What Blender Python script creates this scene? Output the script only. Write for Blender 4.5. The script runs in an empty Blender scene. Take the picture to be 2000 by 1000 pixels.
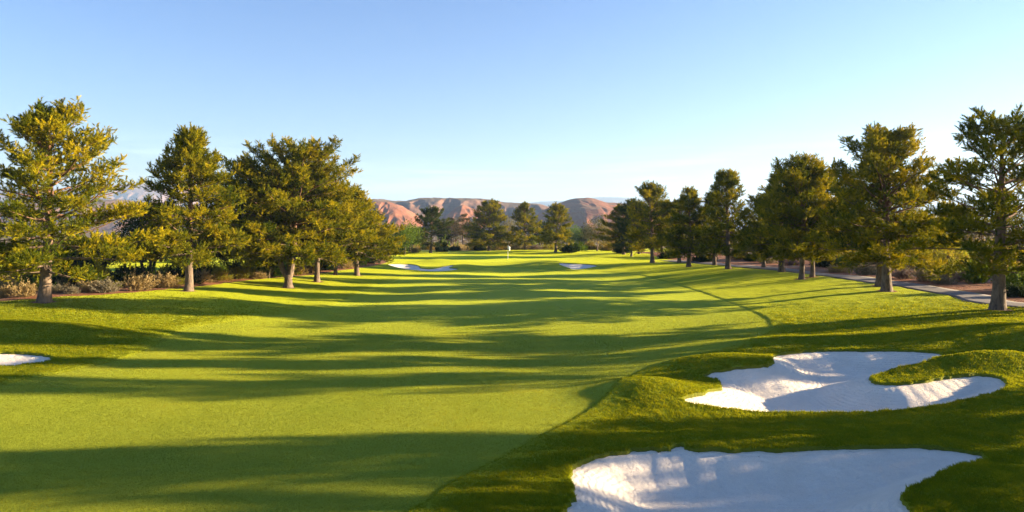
import bpy, math, random
import numpy as np

S = bpy.context.scene
COL = S.collection
R = math.radians
F0, CAMZ = 1333.33, 5.0
SUN_EL, SUN_AZ = 11.5, 8.0          # azimuth: degrees from +X towards +Y
SKY_STRENGTH, SUN_STRENGTH, EXPOSURE = 0.058, 5.0, 2.68
HAZE_DENSITY = 0.00016
rng = np.random.default_rng(7)

# ------------------------------------------------------------------ helpers
def tag(o, label=None, cat=None, group=None, kind=None):
    if label: o['label'] = label
    if cat: o['category'] = cat
    if group: o['group'] = group
    if kind: o['kind'] = kind
    return o

def mesh_np(name, V, Fs, mat=None, attrs=None, smooth=False):
    """Fs: list of integer arrays (n,3) or (n,4)."""
    me = bpy.data.meshes.new(name)
    V = np.asarray(V, np.float32)
    me.vertices.add(len(V)); me.vertices.foreach_set('co', V.ravel())
    Fs = [np.asarray(f, np.int32) for f in Fs if len(f)]
    loops = np.concatenate([f.ravel() for f in Fs])
    tot = np.concatenate([np.full(len(f), f.shape[1], np.int32) for f in Fs])
    start = np.concatenate([[0], np.cumsum(tot)[:-1]]).astype(np.int32)
    me.loops.add(len(loops)); me.loops.foreach_set('vertex_index', loops)
    me.polygons.add(len(tot)); me.polygons.foreach_set('loop_start', start)
    if smooth: me.polygons.foreach_set('use_smooth', np.ones(len(tot), bool))
    me.update(calc_edges=True)
    for k, a in (attrs or {}).items():
        at = me.attributes.new(k, 'FLOAT', 'POINT')
        at.data.foreach_set('value', np.asarray(a, np.float32))
    if mat: me.materials.append(mat)
    return me

def link(name, me, parent=None):
    o = bpy.data.objects.new(name, me); COL.objects.link(o)
    if parent: o.parent = parent
    return o

def empty(name, loc, rz=0, sc=(1, 1, 1)):
    o = bpy.data.objects.new(name, None); COL.objects.link(o)
    o.location = loc; o.rotation_euler = (0, 0, rz); o.scale = sc
    o.empty_display_size = .3
    return o

def copy_tree(o):
    c = o.copy(); COL.objects.link(c)
    for ch in list(o.children):
        d = ch.copy(); COL.objects.link(d); d.parent = c
    return c

def ss(a, b, x):
    t = np.clip((x - a) / (b - a), 0, 1); return t * t * (3 - 2 * t)

def vnoise(x, y, seed=0):
    x = np.asarray(x, float); y = np.asarray(y, float)
    xi = np.floor(x).astype(np.int64); yi = np.floor(y).astype(np.int64)
    fx = x - xi; fy = y - yi
    fx = fx * fx * (3 - 2 * fx); fy = fy * fy * (3 - 2 * fy)
    def h(a, b):
        n = (a * 374761393 + b * 668265263 + seed * 1442695041) & 0xffffffff
        n = ((n ^ (n >> 13)) * 1274126177) & 0xffffffff
        return ((n ^ (n >> 16)) & 0xffff) / 65535.0
    return (h(xi, yi) * (1 - fx) + h(xi + 1, yi) * fx) * (1 - fy) + (h(xi, yi + 1) * (1 - fx) + h(xi + 1, yi + 1) * fx) * fy

def fbm(x, y, o=4, seed=0):
    s = 0; a = .5
    for i in range(o):
        s = s + a * vnoise(x * 2 ** i, y * 2 ** i, seed + i); a *= .5
    return s / (1 - .5 ** o)

# ------------------------------------------------------------------ terrain
def fl(px, py, z=.3):
    Y = (CAMZ - z) * F0 / (py - 450.); return (px - 1000) * Y / F0, Y

BUMPS = []   # x, y, rx, ry, h
def bump(px, py, rx, ry, h, z=.3):
    x, y = fl(px, py, z); BUMPS.append((x, y, rx, ry, h))
bump(1270, 752, 1.9, 1.7, .48)
bump(1420, 708, 2.2, 1.4, .42)
bump(1940, 726, 2.6, .75, .52)
bump(2060, 690, 3.0, 3.0, .5)
bump(1560, 668, 4.5, 1.5, .18)
bump(1960, 960, 1.6, 1.8, .35)
bump(1500, 838, 5.0, 1.0, .16)
bump(20, 665, 5.0, 2.0, .45)
bump(855, 512, 3.0, 3.0, .55, .6)
bump(905, 519, 2.2, 3.0, .45, .5)
bump(1060, 516, 3.4, 4.0, .45, .5)
bump(1150, 508, 5.0, 4.0, .35, .6)

def zb(x, y):
    x = np.asarray(x, float); y = np.asarray(y, float)
    left = 1.05 * ss(8, 29, -x)
    right = 1.15 * ss(9, 27, x) * ss(20, 38, y) + .35 * ss(2, 14, x) * (1 - ss(20, 38, y))
    near = ss(0, 8, y) * (1 - ss(150, 190, y))
    bank = (left + right) * (.35 + .65 * near)
    rise = .72 * ss(80, 97, y)
    z = bank + rise * np.clip(1 - bank, 0, 1)
    z = z + .32 * np.exp(-((y - 136) / 9.0) ** 2) * (.7 + .5 * np.sin(x * .16 + 1.2))
    z = z - 1.9 * ss(141, 175, y) * (1 - ss(60, 120, np.abs(x)))
    und = .10 * np.sin(x * .21 + y * .13 + .5) + .09 * np.sin(y * .31 - x * .05) + .05 * np.sin(x * .45 + 1.3) * np.sin(y * .38)
    z = z + und * ss(4, 12, y) * (1 - ss(120, 150, y))
    z = z + .06 * (fbm(x * .5, y * .5, 3, 3) - .5) * ss(6, 16, np.abs(x - 0)) * (y < 160)
    for bx, by, rx, ry, h in BUMPS:
        z = z + h * np.exp(-((x - bx) / rx) ** 2 - ((y - by) / ry) ** 2)
    far = ss(250, 900, np.hypot(x, y))
    z = z + far * 6 * (fbm(x * .004, y * .004, 4, 9) - .5)
    return z

_Y = np.concatenate([np.arange(4, 60, .04), np.arange(60, 420, .15)])
def at(px, py, f=None):
    dx, dz = (px - 1000) / F0, (450 - py) / F0
    g = CAMZ + dz * _Y - zb(dx * _Y, _Y)
    i = np.argmax(g < 0)
    if g[i] >= 0: i = len(_Y) - 1
    a, b = g[i - 1], g[i]
    Y = _Y[i - 1] + (_Y[i] - _Y[i - 1]) * (a / (a - b) if a != b else 0)
    return np.array([dx * Y, Y, float(zb(dx * Y, Y))])

def smooth_poly(P, n=8, closed=True):
    P = np.asarray(P, float); N = len(P); out = []
    for i in range(N if closed else N - 1):
        g = (lambda k: P[k % N]) if closed else (lambda k: P[min(max(k, 0), N - 1)])
        p0, p1, p2, p3 = g(i - 1), g(i), g(i + 1), g(i + 2)
        for t in np.arange(n) / n:
            out.append(.5 * ((2 * p1) + (-p0 + p2) * t + (2 * p0 - 5 * p1 + 4 * p2 - p3) * t * t + (-p0 + 3 * p1 - 3 * p2 + p3) * t ** 3))
    if not closed: out.append(P[-1])
    return np.array(out)

def poly_sd(P, x, y, chunk=120000):
    """signed distance to closed polygon, positive inside"""
    x = np.asarray(x, float).ravel(); y = np.asarray(y, float).ravel()
    A = P; B = np.roll(P, -1, 0); E = B - A; L2 = (E ** 2).sum(1) + 1e-12
    out = np.empty(len(x))
    for c in range(0, len(x), chunk):
        X = x[c:c + chunk]; Yc = y[c:c + chunk]
        best = np.full(len(X), 1e18); ins = np.zeros(len(X), bool)
        for k in range(len(A)):
            wx = X - A[k, 0]; wy = Yc - A[k, 1]
            t = np.clip((wx * E[k, 0] + wy * E[k, 1]) / L2[k], 0, 1)
            d = (wx - t * E[k, 0]) ** 2 + (wy - t * E[k, 1]) ** 2
            np.minimum(best, d, out=best)
            c1 = (A[k, 1] <= Yc) != (B[k, 1] <= Yc)
            if E[k, 1] != 0:
                xi = A[k, 0] + (Yc - A[k, 1]) * E[k, 0] / E[k, 1]
                ins ^= c1 & (X < xi)
        out[c:c + chunk] = np.sqrt(best) * np.where(ins, 1, -1)
    return out

def pxpoly(pts):
    return np.array([at(*p)[:2] if len(p) == 2 else p[:2] for p in pts])   # 3-tuples are world points

W_ = 0
B1 = [(1102, 1000), (1120, 970), (1117, 925), (1132, 905), (1170, 890), (1240, 878), (1302, 878), (1318, 868), (1334, 866), (1346, 877), (1420, 878), (1500, 879), (1580, 876), (1650, 874), (1770, 871),
      (1850, 876), (1925, 890), (1900, 905), (1820, 932), (1775, 955), (1765, 972), (1778, 995), (1800, 1030), (1760, 1090), (1500, 1130), (1200, 1110), (1085, 1060)]
B2 = [(1335, 780), (1370, 768), (1408, 756), (1402, 743), (1370, 733), (1420, 721), (1490, 715), (1508, 706), (1512, 694), (1560, 687), (1630, 684), (1700, 684), (1790, 685), (1842, 692),
      (1815, 702), (1750, 720), (1704, 736), (1712, 747), (1750, 749), (1800, 745), (1850, 737), (1905, 731), (1948, 736), (1967, 750), (1940, 768), (1870, 785), (1780, 799), (1680, 806), (1560, 806), (1460, 803), (1380, 793)]
B3 = [(757, 516.5), (775, 515), (802, 516), (818, 519), (822, 523), (840, 525), (860, 522), (878, 518), (886, 519), (878, 523), (897, 525), (885, 528), (845, 530), (812, 528), (777, 523)]
B4 = [(1090, 514.5), (1107, 514), (1145, 516), (1167, 519), (1152, 523), (1122, 527), (1110, 523)]
B5 = [(-70, 694), (-20, 690), (30, 689.5), (70, 692), (97, 697), (103, 703), (80, 710), (30, 714), (-20, 716), (-70, 716)]
BUNKERS = []
for pts, nsub, depth, lip in ((B1, 10, .5, .05), (B2, 10, .5, .05), (B3, 6, .3, .05), (B4, 6, .3, .05), (B5, 8, .35, .04)):
    P = smooth_poly(pxpoly(pts), nsub)
    rb = np.random.default_rng(len(P)); nr = rb.normal(0, 1, (len(P), 2)); nr = (nr + np.roll(nr, 1, 0)) * .5
    big_ = np.linalg.norm(np.ptp(P, axis=0)); T_ = np.roll(P, -1, 0) - np.roll(P, 1, 0); T_ /= np.linalg.norm(T_, axis=1)[:, None] + 1e-9
    P = P + np.stack([-T_[:, 1], T_[:, 0]], 1) * nr[:, :1] * .045
    BUNKERS.append((P, depth, lip))

def bunker_sand_z(x, y, sd, depth, lip):
    return zb(x, y) - lip - depth * ss(-.1, 1.7, sd) + .05 * (fbm(x * .9, y * .9, 3, 5) - .5) * ss(.1, .8, sd)

FAIR = smooth_poly(pxpoly([(790, 1000), (880, 940), (1000, 880), (1110, 822), (1170, 782), (1200, 752), (1240, 729), (1300, 708), (1370, 690), (1440, 672), (1488, 656), (1503, 640),
        (1495, 622), (1450, 600), (1385, 576), (1335, 560), (1280, 545), (1225, 535), (1170, 530), (1110, 530), (1040, 524), (960, 524), (900, 532), (840, 537), (780, 545), (735, 556), (690, 576), (640, 598), (540, 615),
        (410, 634), (350, 647), (270, 690), (150, 722), (0, 752), (-150, 785), (-24, 11, 0), (-24, 2, 0), (-8, 2, 0), (-4.5, 8, 0)]), 5)
GREEN = np.array([(-1.5 + 11 * math.cos(a) + 1.2 * math.cos(2 * a), 104 + 8.5 * math.sin(a)) for a in np.linspace(0, 2 * math.pi, 60)[:-1]])
SOIL = smooth_poly(pxpoly([(-260, 612), (-150, 600), (0, 589), (130, 579), (270, 570), (380, 560), (480, 548), (560, 541), (640, 532), (700, 524), (745, 516), (760, 508), (730, 503), (650, 509),
        (560, 517), (430, 526), (250, 538), (100, 550), (0, 557), (-150, 566), (-300, 572)]), 5)
PATHC = smooth_poly(np.vstack([pxpoly([(1302, 508.5), (1345, 512), (1400, 516), (1470, 521), (1540, 528), (1610, 536.5), (1700, 547.5), (1790, 560), (1890, 576.5), (2000, 596)]), [[35.5, 27], [38, 16], [41, 0], [43, -20]]]), 6, closed=False)
_o = np.argsort(PATHC[:, 1])
def path_x(y): return np.interp(y, PATHC[_o, 1], PATHC[_o, 0])
PATH_W = 1.15
def path_poly(w):
    T = np.gradient(PATHC, axis=0); T /= np.linalg.norm(T, axis=1)[:, None]; N = np.stack([-T[:, 1], T[:, 0]], 1)
    return PATHC + N * w, PATHC - N * w
pa, pb = path_poly(PATH_W)
PATHP = np.vstack([pa, pb[::-1]])

# ------------------------------------------------------------------ materials
def new_mat(name):
    m = bpy.data.materials.new(name); m.use_nodes = True
    nt = m.node_tree; b = nt.nodes['Principled BSDF']
    return m, nt, b
class NT:
    def __init__(s, nt): s.nt = nt
    def n(s, t, **k):
        x = s.nt.nodes.new(t)
        for a, v in k.items(): setattr(x, a, v)
        return x
    def l(s, a, b): s.nt.links.new(a, b)
    def attr(s, name):
        return s.n('ShaderNodeAttribute', attribute_name=name).outputs['Fac']
    def pos(s): return s.n('ShaderNodeNewGeometry').outputs['Position']
    def objco(s): return s.n('ShaderNodeTexCoord').outputs['Object']
    def mapping(s, v, sc=(1, 1, 1), rot=(0, 0, 0)):
        m = s.n('ShaderNodeMapping'); m.inputs['Scale'].default_value = sc; m.inputs['Rotation'].default_value = rot; s.l(v, m.inputs['Vector']); return m.outputs[0]
    def noise(s, v, scale, detail=3, rough=.55, out='Fac', dist=0):
        m = s.n('ShaderNodeTexNoise'); m.inputs['Scale'].default_value = scale; m.inputs['Detail'].default_value = detail
        m.inputs['Roughness'].default_value = rough; m.inputs['Distortion'].default_value = dist; s.l(v, m.inputs['Vector']); return m.outputs[out]
    def rng(s, v, a, b, c=0, d=1, smooth=False):
        m = s.n('ShaderNodeMapRange'); m.inputs[1].default_value = a; m.inputs[2].default_value = b; m.inputs[3].default_value = c; m.inputs[4].default_value = d
        if smooth: m.interpolation_type = 'SMOOTHSTEP'
        s.l(v, m.inputs[0]); return m.outputs[0]
    def math(s, op, a, b=None):
        m = s.n('ShaderNodeMath', operation=op)
        for i, q in enumerate((a, b)):
            if q is None: continue
            if isinstance(q, (int, float)): m.inputs[i].default_value = q
            else: s.l(q, m.inputs[i])
        return m.outputs[0]
    def mix(s, f, a, b, blend='MIX'):
        m = s.n('ShaderNodeMix', data_type='RGBA', blend_type=blend)
        for i, q in ((0, f), (6, a), (7, b)):
            if isinstance(q, (int, float)): m.inputs[i].default_value = q
            elif isinstance(q, tuple): m.inputs[i].default_value = (*q, 1)
            else: s.l(q, m.inputs[i])
        return m.outputs[2]
    def bump(s, h, strength=.5, dist=.02, normal=None):
        b = s.n('ShaderNodeBump'); b.inputs['Strength'].default_value = strength; b.inputs['Distance'].default_value = dist
        s.l(h, b.inputs['Height'])
        if normal: s.l(normal, b.inputs['Normal'])
        return b.outputs[0]

def ground_material():
    m, nt, b = new_mat('ground_cover'); g = NT(nt); p = g.pos()
    sdF, sdG, sdS, sdD, sdB = (g.attr(k) for k in ('fairway', 'green', 'soil', 'desert', 'sandedge'))
    wob = g.math('MULTIPLY', g.math('SUBTRACT', g.noise(p, 1.6, 4), .5), .9)
    wob2 = g.math('MULTIPLY', g.math('SUBTRACT', g.noise(p, 5, 3), .5), .25)
    big = g.noise(p, .22, 3); mid = g.noise(p, 1.3, 4); fine = g.noise(p, 26, 4, .7); blade = g.noise(g.mapping(p, (1, 1, .3)), 70, 3, .7)
    # rough
    rough = g.mix(g.rng(mid, .3, .7), (.115, .150, .008), (.165, .190, .010))
    rough = g.mix(g.rng(big, .35, .65, 0, .55), rough, (.21, .20, .014))
    rough = g.mix(g.rng(fine, .3, .75, 0, .75), rough, g.mix(.5, (.07, .09, .006), (.22, .23, .016)))
    # fairway
    fair = g.mix(g.rng(mid, .3, .7), (.115, .168, .018), (.145, .192, .022))
    fair = g.mix(g.rng(big, .3, .7, 0, .7), fair, (.20, .20, .026))
    fair = g.mix(g.rng(blade, .3, .7, 0, .25), fair, (.11, .145, .009))
    sw = g.n('ShaderNodeTexWave'); sw.inputs['Scale'].default_value = .085; sw.inputs['Distortion'].default_value = .6; g.l(g.mapping(p, rot=(0, 0, R(8))), sw.inputs['Vector'])
    fair = g.mix(g.rng(sw.outputs['Fac'], .35, .65, 0, .16, True), fair, (.19, .225, .035))
    # divots and worn specks
    vo = g.n('ShaderNodeTexVoronoi'); vo.inputs['Scale'].default_value = .55; g.l(p, vo.inputs['Vector'])
    spk = g.math('MULTIPLY', g.rng(vo.outputs['Distance'], .03, .06, 1, 0), g.rng(g.noise(p, .9, 2), .5, .62))
    fair = g.mix(g.math('MULTIPLY', spk, .75), fair, (.07, .06, .02))
    green = g.mix(g.rng(mid, .3, .7), (.22, .27, .018), (.25, .29, .022))
    fm = g.rng(g.math('ADD', sdF, wob2), -.05, .12)
    c = g.mix(fm, rough, fair)
    step_shade = g.rng(g.math('ABSOLUTE', g.math('ADD', sdF, wob2)), .05, .2, 1, 0)  # shade along the step between fairway and rough, put into the colour
    step_shade = g.math('MULTIPLY', step_shade, g.rng(g.noise(p, .35, 2), .42, .6))
    c = g.mix(g.math('MULTIPLY', step_shade, .35), c, (.03, .045, .008))
    c = g.mix(g.rng(g.math('ADD', sdG, wob2), -.1, .2), c, green)
    # soil and desert
    soil = g.mix(g.rng(mid, .3, .7), (.20, .085, .042), (.30, .145, .08))
    soil = g.mix(g.rng(fine, .45, .75, 0, .6), soil, (.12, .06, .035))
    soil = g.mix(g.rng(g.noise(p, .5, 3), .5, .75, 0, .6), soil, (.34, .22, .13))
    des = g.mix(g.rng(big, .3, .7), (.17, .115, .065), (.24, .17, .10))
    des = g.mix(g.rng(g.noise(p, .11, 5), .48, .6, 0, .7), des, (.14, .13, .06))
    c = g.mix(g.rng(g.math('ADD', sdS, wob), -.06, .1), c, soil)
    c = g.mix(g.rng(g.math('ADD', sdD, g.math('MULTIPLY', wob, 4.0)), -1, 1), c, des)
    # raw cut earth wall at bunker lips
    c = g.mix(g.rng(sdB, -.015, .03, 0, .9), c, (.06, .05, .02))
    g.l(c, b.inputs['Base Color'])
    grassy = g.math('MULTIPLY', g.rng(sdS, -.05, .1, 1, 0), g.rng(sdD, -1, 1, 1, 0))
    g.l(g.math('MULTIPLY', grassy, .5), b.inputs['Sheen Weight'])
    b.inputs['Sheen Roughness'].default_value = .55
    b.inputs['Sheen Tint'].default_value = (.70, .78, .03, 1)
    b.inputs['Roughness'].default_value = .75
    b.inputs['Specular IOR Level'].default_value = .08
    hgt = g.math('ADD', g.math('MULTIPLY', fine, .5), g.math('MULTIPLY', blade, .6))
    hr = g.math('ADD', g.math('MULTIPLY', g.noise(p, 9, 4, .65), 1.6), hgt)
    mx = g.n('ShaderNodeMix'); g.l(fm, mx.inputs[0]); g.l(hr, mx.inputs[2]); g.l(hgt, mx.inputs[3])
    g.l(g.bump(mx.outputs[0], .8, .05), b.inputs['Normal'])
    return m

def sand_material():
    m, nt, b = new_mat('white_sand'); g = NT(nt); p = g.pos(); sd = g.attr('sand')
    c = g.mix(g.rng(g.noise(p, 1.4, 5), .3, .7), (.80, .705, .585), (.90, .805, .68))
    c = g.mix(g.rng(g.noise(p, 40, 3, .7), .35, .75, 0, .35), c, (.46, .40, .36))
    vo = g.n('ShaderNodeTexVoronoi'); vo.inputs['Scale'].default_value = 3.2; g.l(p, vo.inputs['Vector'])
    c = g.mix(g.math('MULTIPLY', g.rng(vo.outputs['Distance'], .05, .10, 1, 0), g.rng(g.noise(p, 2, 2), .55, .65)), c, (.30, .24, .19))
    g.l(c, b.inputs['Base Color']); b.inputs['Roughness'].default_value = .95; b.inputs['Specular IOR Level'].default_value = .1
    ph = g.math('ADD', g.math('MULTIPLY', sd, 6.2832 / .15), g.math('MULTIPLY', g.noise(p, 1.1, 3), 9.0))
    rk = g.math('MULTIPLY', g.math('SINE', ph), g.rng(g.noise(p, .7, 2), .4, .6, .1, .5))
    h = g.math('ADD', g.math('MULTIPLY', rk, .35), g.math('MULTIPLY', g.noise(p, 9, 6, .7), 1.3))
    h = g.math('ADD', h, g.math('MULTIPLY', g.noise(p, 2.2, 3, .5), 1.5))
    g.l(g.bump(h, 1.0, .07), b.inputs['Normal'])
    return m

def path_material():
    m, nt, b = new_mat('cart_path_concrete'); g = NT(nt); p = g.pos()
    c = g.mix(g.rng(g.noise(p, .8, 5), .3, .7), (.115, .10, .097), (.155, .135, .13))
    c = g.mix(g.rng(g.noise(p, 30, 3), .4, .7, 0, .4), c, (.15, .13, .115))
    g.l(c, b.inputs['Base Color']); b.inputs['Roughness'].default_value = .9
    g.l(g.bump(g.noise(p, 40, 3), .3, .01), b.inputs['Normal'])
    return m

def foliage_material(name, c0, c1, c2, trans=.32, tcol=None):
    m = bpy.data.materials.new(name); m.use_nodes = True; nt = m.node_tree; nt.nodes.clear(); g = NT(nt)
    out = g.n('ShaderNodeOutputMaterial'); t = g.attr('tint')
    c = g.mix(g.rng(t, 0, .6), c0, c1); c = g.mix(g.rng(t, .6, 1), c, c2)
    d = g.n('ShaderNodeBsdfPrincipled'); d.inputs['Roughness'].default_value = .7; d.inputs['Specular IOR Level'].default_value = .06
    tr = g.n('ShaderNodeBsdfTranslucent'); g.l(c, d.inputs['Base Color'])
    g.l(g.mix(1.0, c, tcol or (1.25, 1.15, .6), 'MULTIPLY'), tr.inputs['Color'])
    mx = g.n('ShaderNodeMixShader'); mx.inputs[0].default_value = trans
    g.l(d.outputs[0], mx.inputs[1]); g.l(tr.outputs[0], mx.inputs[2]); g.l(mx.outputs[0], out.inputs[0])
    return m

def bark_material(name, c0, c1, c2, hi=(.22, .10, .05)):
    m, nt, b = new_mat(name); g = NT(nt); p = g.objco()
    st = g.mapping(p, (9, 9, 1.6))
    n1 = g.noise(st, 1.3, 5, .6, dist=.6)
    c = g.mix(g.rng(n1, .35, .62), c0, c1); c = g.mix(g.rng(g.noise(p, 2.2, 3), .45, .7, 0, .7), c, c2)
    hgt = g.n('ShaderNodeSeparateXYZ'); g.l(p, hgt.inputs[0])
    c = g.mix(g.rng(hgt.outputs[2], 2.6, 5.5, 0, .6), c, hi)
    g.l(c, b.inputs['Base Color']); b.inputs['Roughness'].default_value = .9
    g.l(g.bump(n1, .9, .06), b.inputs['Normal'])
    return m

M_GROUND, M_SAND, M_PATH = ground_material(), sand_material(), path_material()
M_BARK = bark_material('pine_bark', (.045, .033, .025), (.17, .122, .088), (.22, .16, .115))
M_DARKBARK = bark_material('dark_bark', (.03, .022, .017), (.08, .06, .045), (.10, .075, .05), (.07, .05, .035))
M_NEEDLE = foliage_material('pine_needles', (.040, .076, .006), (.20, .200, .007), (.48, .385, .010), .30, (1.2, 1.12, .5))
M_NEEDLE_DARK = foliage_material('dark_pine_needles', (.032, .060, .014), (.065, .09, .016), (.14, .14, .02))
M_NEEDLE_BROWN = foliage_material('dry_needles', (.08, .06, .022), (.14, .10, .035), (.20, .14, .05))
M_LEAF = foliage_material('bright_leaves', (.06, .12, .012), (.12, .19, .018), (.20, .25, .03), .4)
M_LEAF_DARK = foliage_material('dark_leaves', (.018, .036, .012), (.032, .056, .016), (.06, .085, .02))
M_LEAF_OLIVE = foliage_material('olive_leaves', (.09, .09, .045), (.15, .14, .07), (.22, .19, .09))
M_LEAF_GOLD = foliage_material('golden_leaves', (.16, .13, .025), (.25, .19, .035), (.34, .25, .05), .4)
M_SAGE = foliage_material('tan_sage', (.22, .17, .08), (.34, .26, .13), (.46, .36, .19))
M_GREYSAGE = foliage_material('grey_sage', (.14, .13, .095), (.21, .19, .14), (.29, .255, .19))
M_PURPLE = foliage_material('purple_sage', (.12, .095, .09), (.18, .14, .125), (.24, .19, .16), .3, (1, .95, .9))
M_YELLOW = foliage_material('yellow_brush', (.17, .18, .02), (.27, .26, .03), (.36, .32, .045), .4)
M_GRASS = foliage_material('rough_blades', (.13, .172, .006), (.235, .25, .008), (.36, .33, .018), .5)

M_FAIRGRASS = foliage_material('fairway_blades', (.125, .170, .018), (.215, .232, .020), (.32, .30, .028), .5)

# ------------------------------------------------------------------ ground sheet
TRUNKS = [at(*q)[:2] for q in ((85, 590), (367, 568), (563, 562), (620, 550), (698, 538), (655, 537), (1950, 605), (1732, 568), (1718, 558), (1565, 545), (1585, 541), (1423, 525), (1345, 521), (1274, 513))]

def build_ground():
    ys = [-30.]
    while ys[-1] < 6: ys.append(ys[-1] + 1.0 if ys[-1] < 2 else ys[-1] + .25)
    while ys[-1] < 180: ys.append(ys[-1] + max(.04, .0042 * ys[-1]))
    while ys[-1] < 12000: ys.append(ys[-1] * 1.035)
    ys = np.array(ys)
    ts = np.concatenate([-np.geomspace(.78, 5, 60)[::-1], np.linspace(-.77, .77, 860), np.geomspace(.78, 5, 60)])
    Yg, Tg = np.meshgrid(ys, ts, indexing='ij')
    X = (np.maximum(Yg, -12) + 18) * Tg * .62 / .6; Y = Yg.copy()
    shp = X.shape; x = X.ravel().copy(); y = Y.ravel().copy()
    z = None
    cell = np.maximum(.04, .0042 * y)
    sandedge = np.full(len(x), -9.); drop = np.zeros(len(x))
    for P, depth, lip in BUNKERS:
        mn = P.min(0) - 1; mx = P.max(0) + 1
        i = np.where((x > mn[0]) & (x < mx[0]) & (y > mn[1]) & (y < mx[1]))[0]
        sd = poly_sd(P, x[i], y[i])
        cw = np.maximum(cell[i], (y[i] + 18) * .00185)
        k = np.abs(sd) < cw * .55
        j = i[k]
        e = 1e-3
        gx = (poly_sd(P, x[j] + e, y[j]) - sd[k]) / e; gy = (poly_sd(P, x[j], y[j] + e) - sd[k]) / e
        x[j] -= gx * sd[k]; y[j] -= gy * sd[k]; sd[k] = 0
        sandedge[i] = np.maximum(sandedge[i], sd)
        inside = sd > 1e-4
        sz = bunker_sand_z(x[i], y[i], sd, depth, lip)
        zz = zb(x[i], y[i])
        drop[i] = np.where(inside, zz - sz + .3, drop[i])
        # slightly raised turf collar round the sand
        drop[i] = np.where(inside, drop[i], drop[i] - .025 * np.exp(-(sd / .45) ** 2))
    z = zb(x, y)
    # fine lumps in the rough close by
    m = (y > 6) & (y < 60)
    fair = np.full(len(x), -50.); i = np.where((y > 0) & (y < 110) & (np.abs(x) < 40))[0]
    fair[i] = poly_sd(FAIR, x[i], y[i])
    lump = (fbm(x * 1.8, y * 1.8, 3, 21) - .5) * .07 * ss(.0, .6, -fair)
    z = z + np.where(m, lump, 0) + .035 * ss(.02, .14, -fair) * (1 - ss(.6, 2.5, -fair))
    green = np.full(len(x), -50.); i = np.where((y > 85) & (y < 125) & (np.abs(x) < 25))[0]; green[i] = poly_sd(GREEN, x[i], y[i])
    soil = np.full(len(x), -50.); i = np.where((y > 20) & (y < 130) & (x < -5) & (x > -140))[0]; soil[i] = poly_sd(SOIL, x[i], y[i])
    i = np.where((y > -30) & (y < 125) & (x > 5))[0]
    px_ = path_x(y[i]); soil[i] = np.maximum(soil[i], np.clip(x[i] - px_ - PATH_W - .1, -50, 50))
    ringn = np.full(len(x), -50.); i = np.where((y > 20) & (y < 120) & (np.abs(x) < 60))[0]
    for (tx, ty) in TRUNKS: ringn[i] = np.maximum(ringn[i], .62 - np.hypot(x[i] - tx, y[i] - ty))
    soil = np.maximum(soil, ringn)
    desert = np.clip(np.maximum(np.maximum(y - 141 - 2 * np.sin(x * .12), x - path_x(y) - 15), -x - 95), -60, 60)
    i = np.where((y > -30) & (y < 115) & (x > 8) & (x < 60))[0]
    ps = poly_sd(PATHP, x[i], y[i]); drop[i] = np.where(ps > .12, .06, drop[i])
    z = z - drop
    # flatten under the hills / fall away behind the camera
    n, mth = shp; idx = np.arange(n * mth).reshape(shp)
    q = np.stack([idx[:-1, :-1], idx[:-1, 1:], idx[1:, 1:], idx[1:, :-1]], -1).reshape(-1, 4)
    me = mesh_np('ground', np.stack([x, y, z], 1), [q], M_GROUND, dict(fairway=fair, green=green, soil=soil, desert=desert, sandedge=sandedge), True)
    o = link('ground', me); tag(o, kind='structure')
build_ground()

def build_sand():
    for (P, depth, lip) in BUNKERS:
        mn = P.min(0) - .5; mx = P.max(0) + .5
        sx = max(.05, (mx[0] - mn[0]) / 260); sy = max(.05, (mx[1] - mn[1]) / 260)
        gx, gy = np.meshgrid(np.arange(mn[0], mx[0], sx), np.arange(mn[1], mx[1], sy), indexing='ij')
        x = gx.ravel(); y = gy.ravel(); sd = poly_sd(P, x, y)
        z = bunker_sand_z(x, y, sd, depth, lip)
        keep = sd > -.16
        n, m = gx.shape; idx = np.arange(n * m).reshape(n, m)
        q = np.stack([idx[:-1, :-1], idx[1:, :-1], idx[1:, 1:], idx[:-1, 1:]], -1).reshape(-1, 4)
        q = q[keep[q].all(1)]
        used = np.unique(q); rem = np.full(n * m, -1); rem[used] = np.arange(len(used))
        o = link('sand_bunker', mesh_np('sand_bunker', np.stack([x, y, z], 1)[used], [rem[q]], M_SAND, dict(sand=sd[used]), True))
        tag(o, kind='structure')
build_sand()

def build_path():
    N = len(PATHC); cols = [-1, -.6, 0, .6, 1]
    T = np.gradient(PATHC, axis=0); T /= np.linalg.norm(T, axis=1)[:, None]; Nn = np.stack([-T[:, 1], T[:, 0]], 1)
    V = []
    C = smooth_poly(PATHC, 4, closed=False); T = np.gradient(C, axis=0); T /= np.linalg.norm(T, axis=1)[:, None]; Nn = np.stack([-T[:, 1], T[:, 0]], 1)
    for c in cols: V.append(C + Nn * c * PATH_W)
    V = np.stack(V, 1); sh = V.shape[:2]; x = V[..., 0].ravel(); y = V[..., 1].ravel(); z = zb(x, y) + .02
    top = np.stack([x, y, z], 1).reshape(*sh, 3)
    lo = top[:, [0, -1]] - [0, 0, .12]
    allv = np.concatenate([lo[:, :1], top, lo[:, 1:]], 1); n, m = allv.shape[:2]
    idx = np.arange(n * m).reshape(n, m); q = np.stack([idx[:-1, :-1], idx[:-1, 1:], idx[1:, 1:], idx[1:, :-1]], -1).reshape(-1, 4)
    o = link('cart_path', mesh_np('cart_path', allv.reshape(-1, 3), [q], M_PATH)); tag(o, kind='structure')
build_path()

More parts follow.
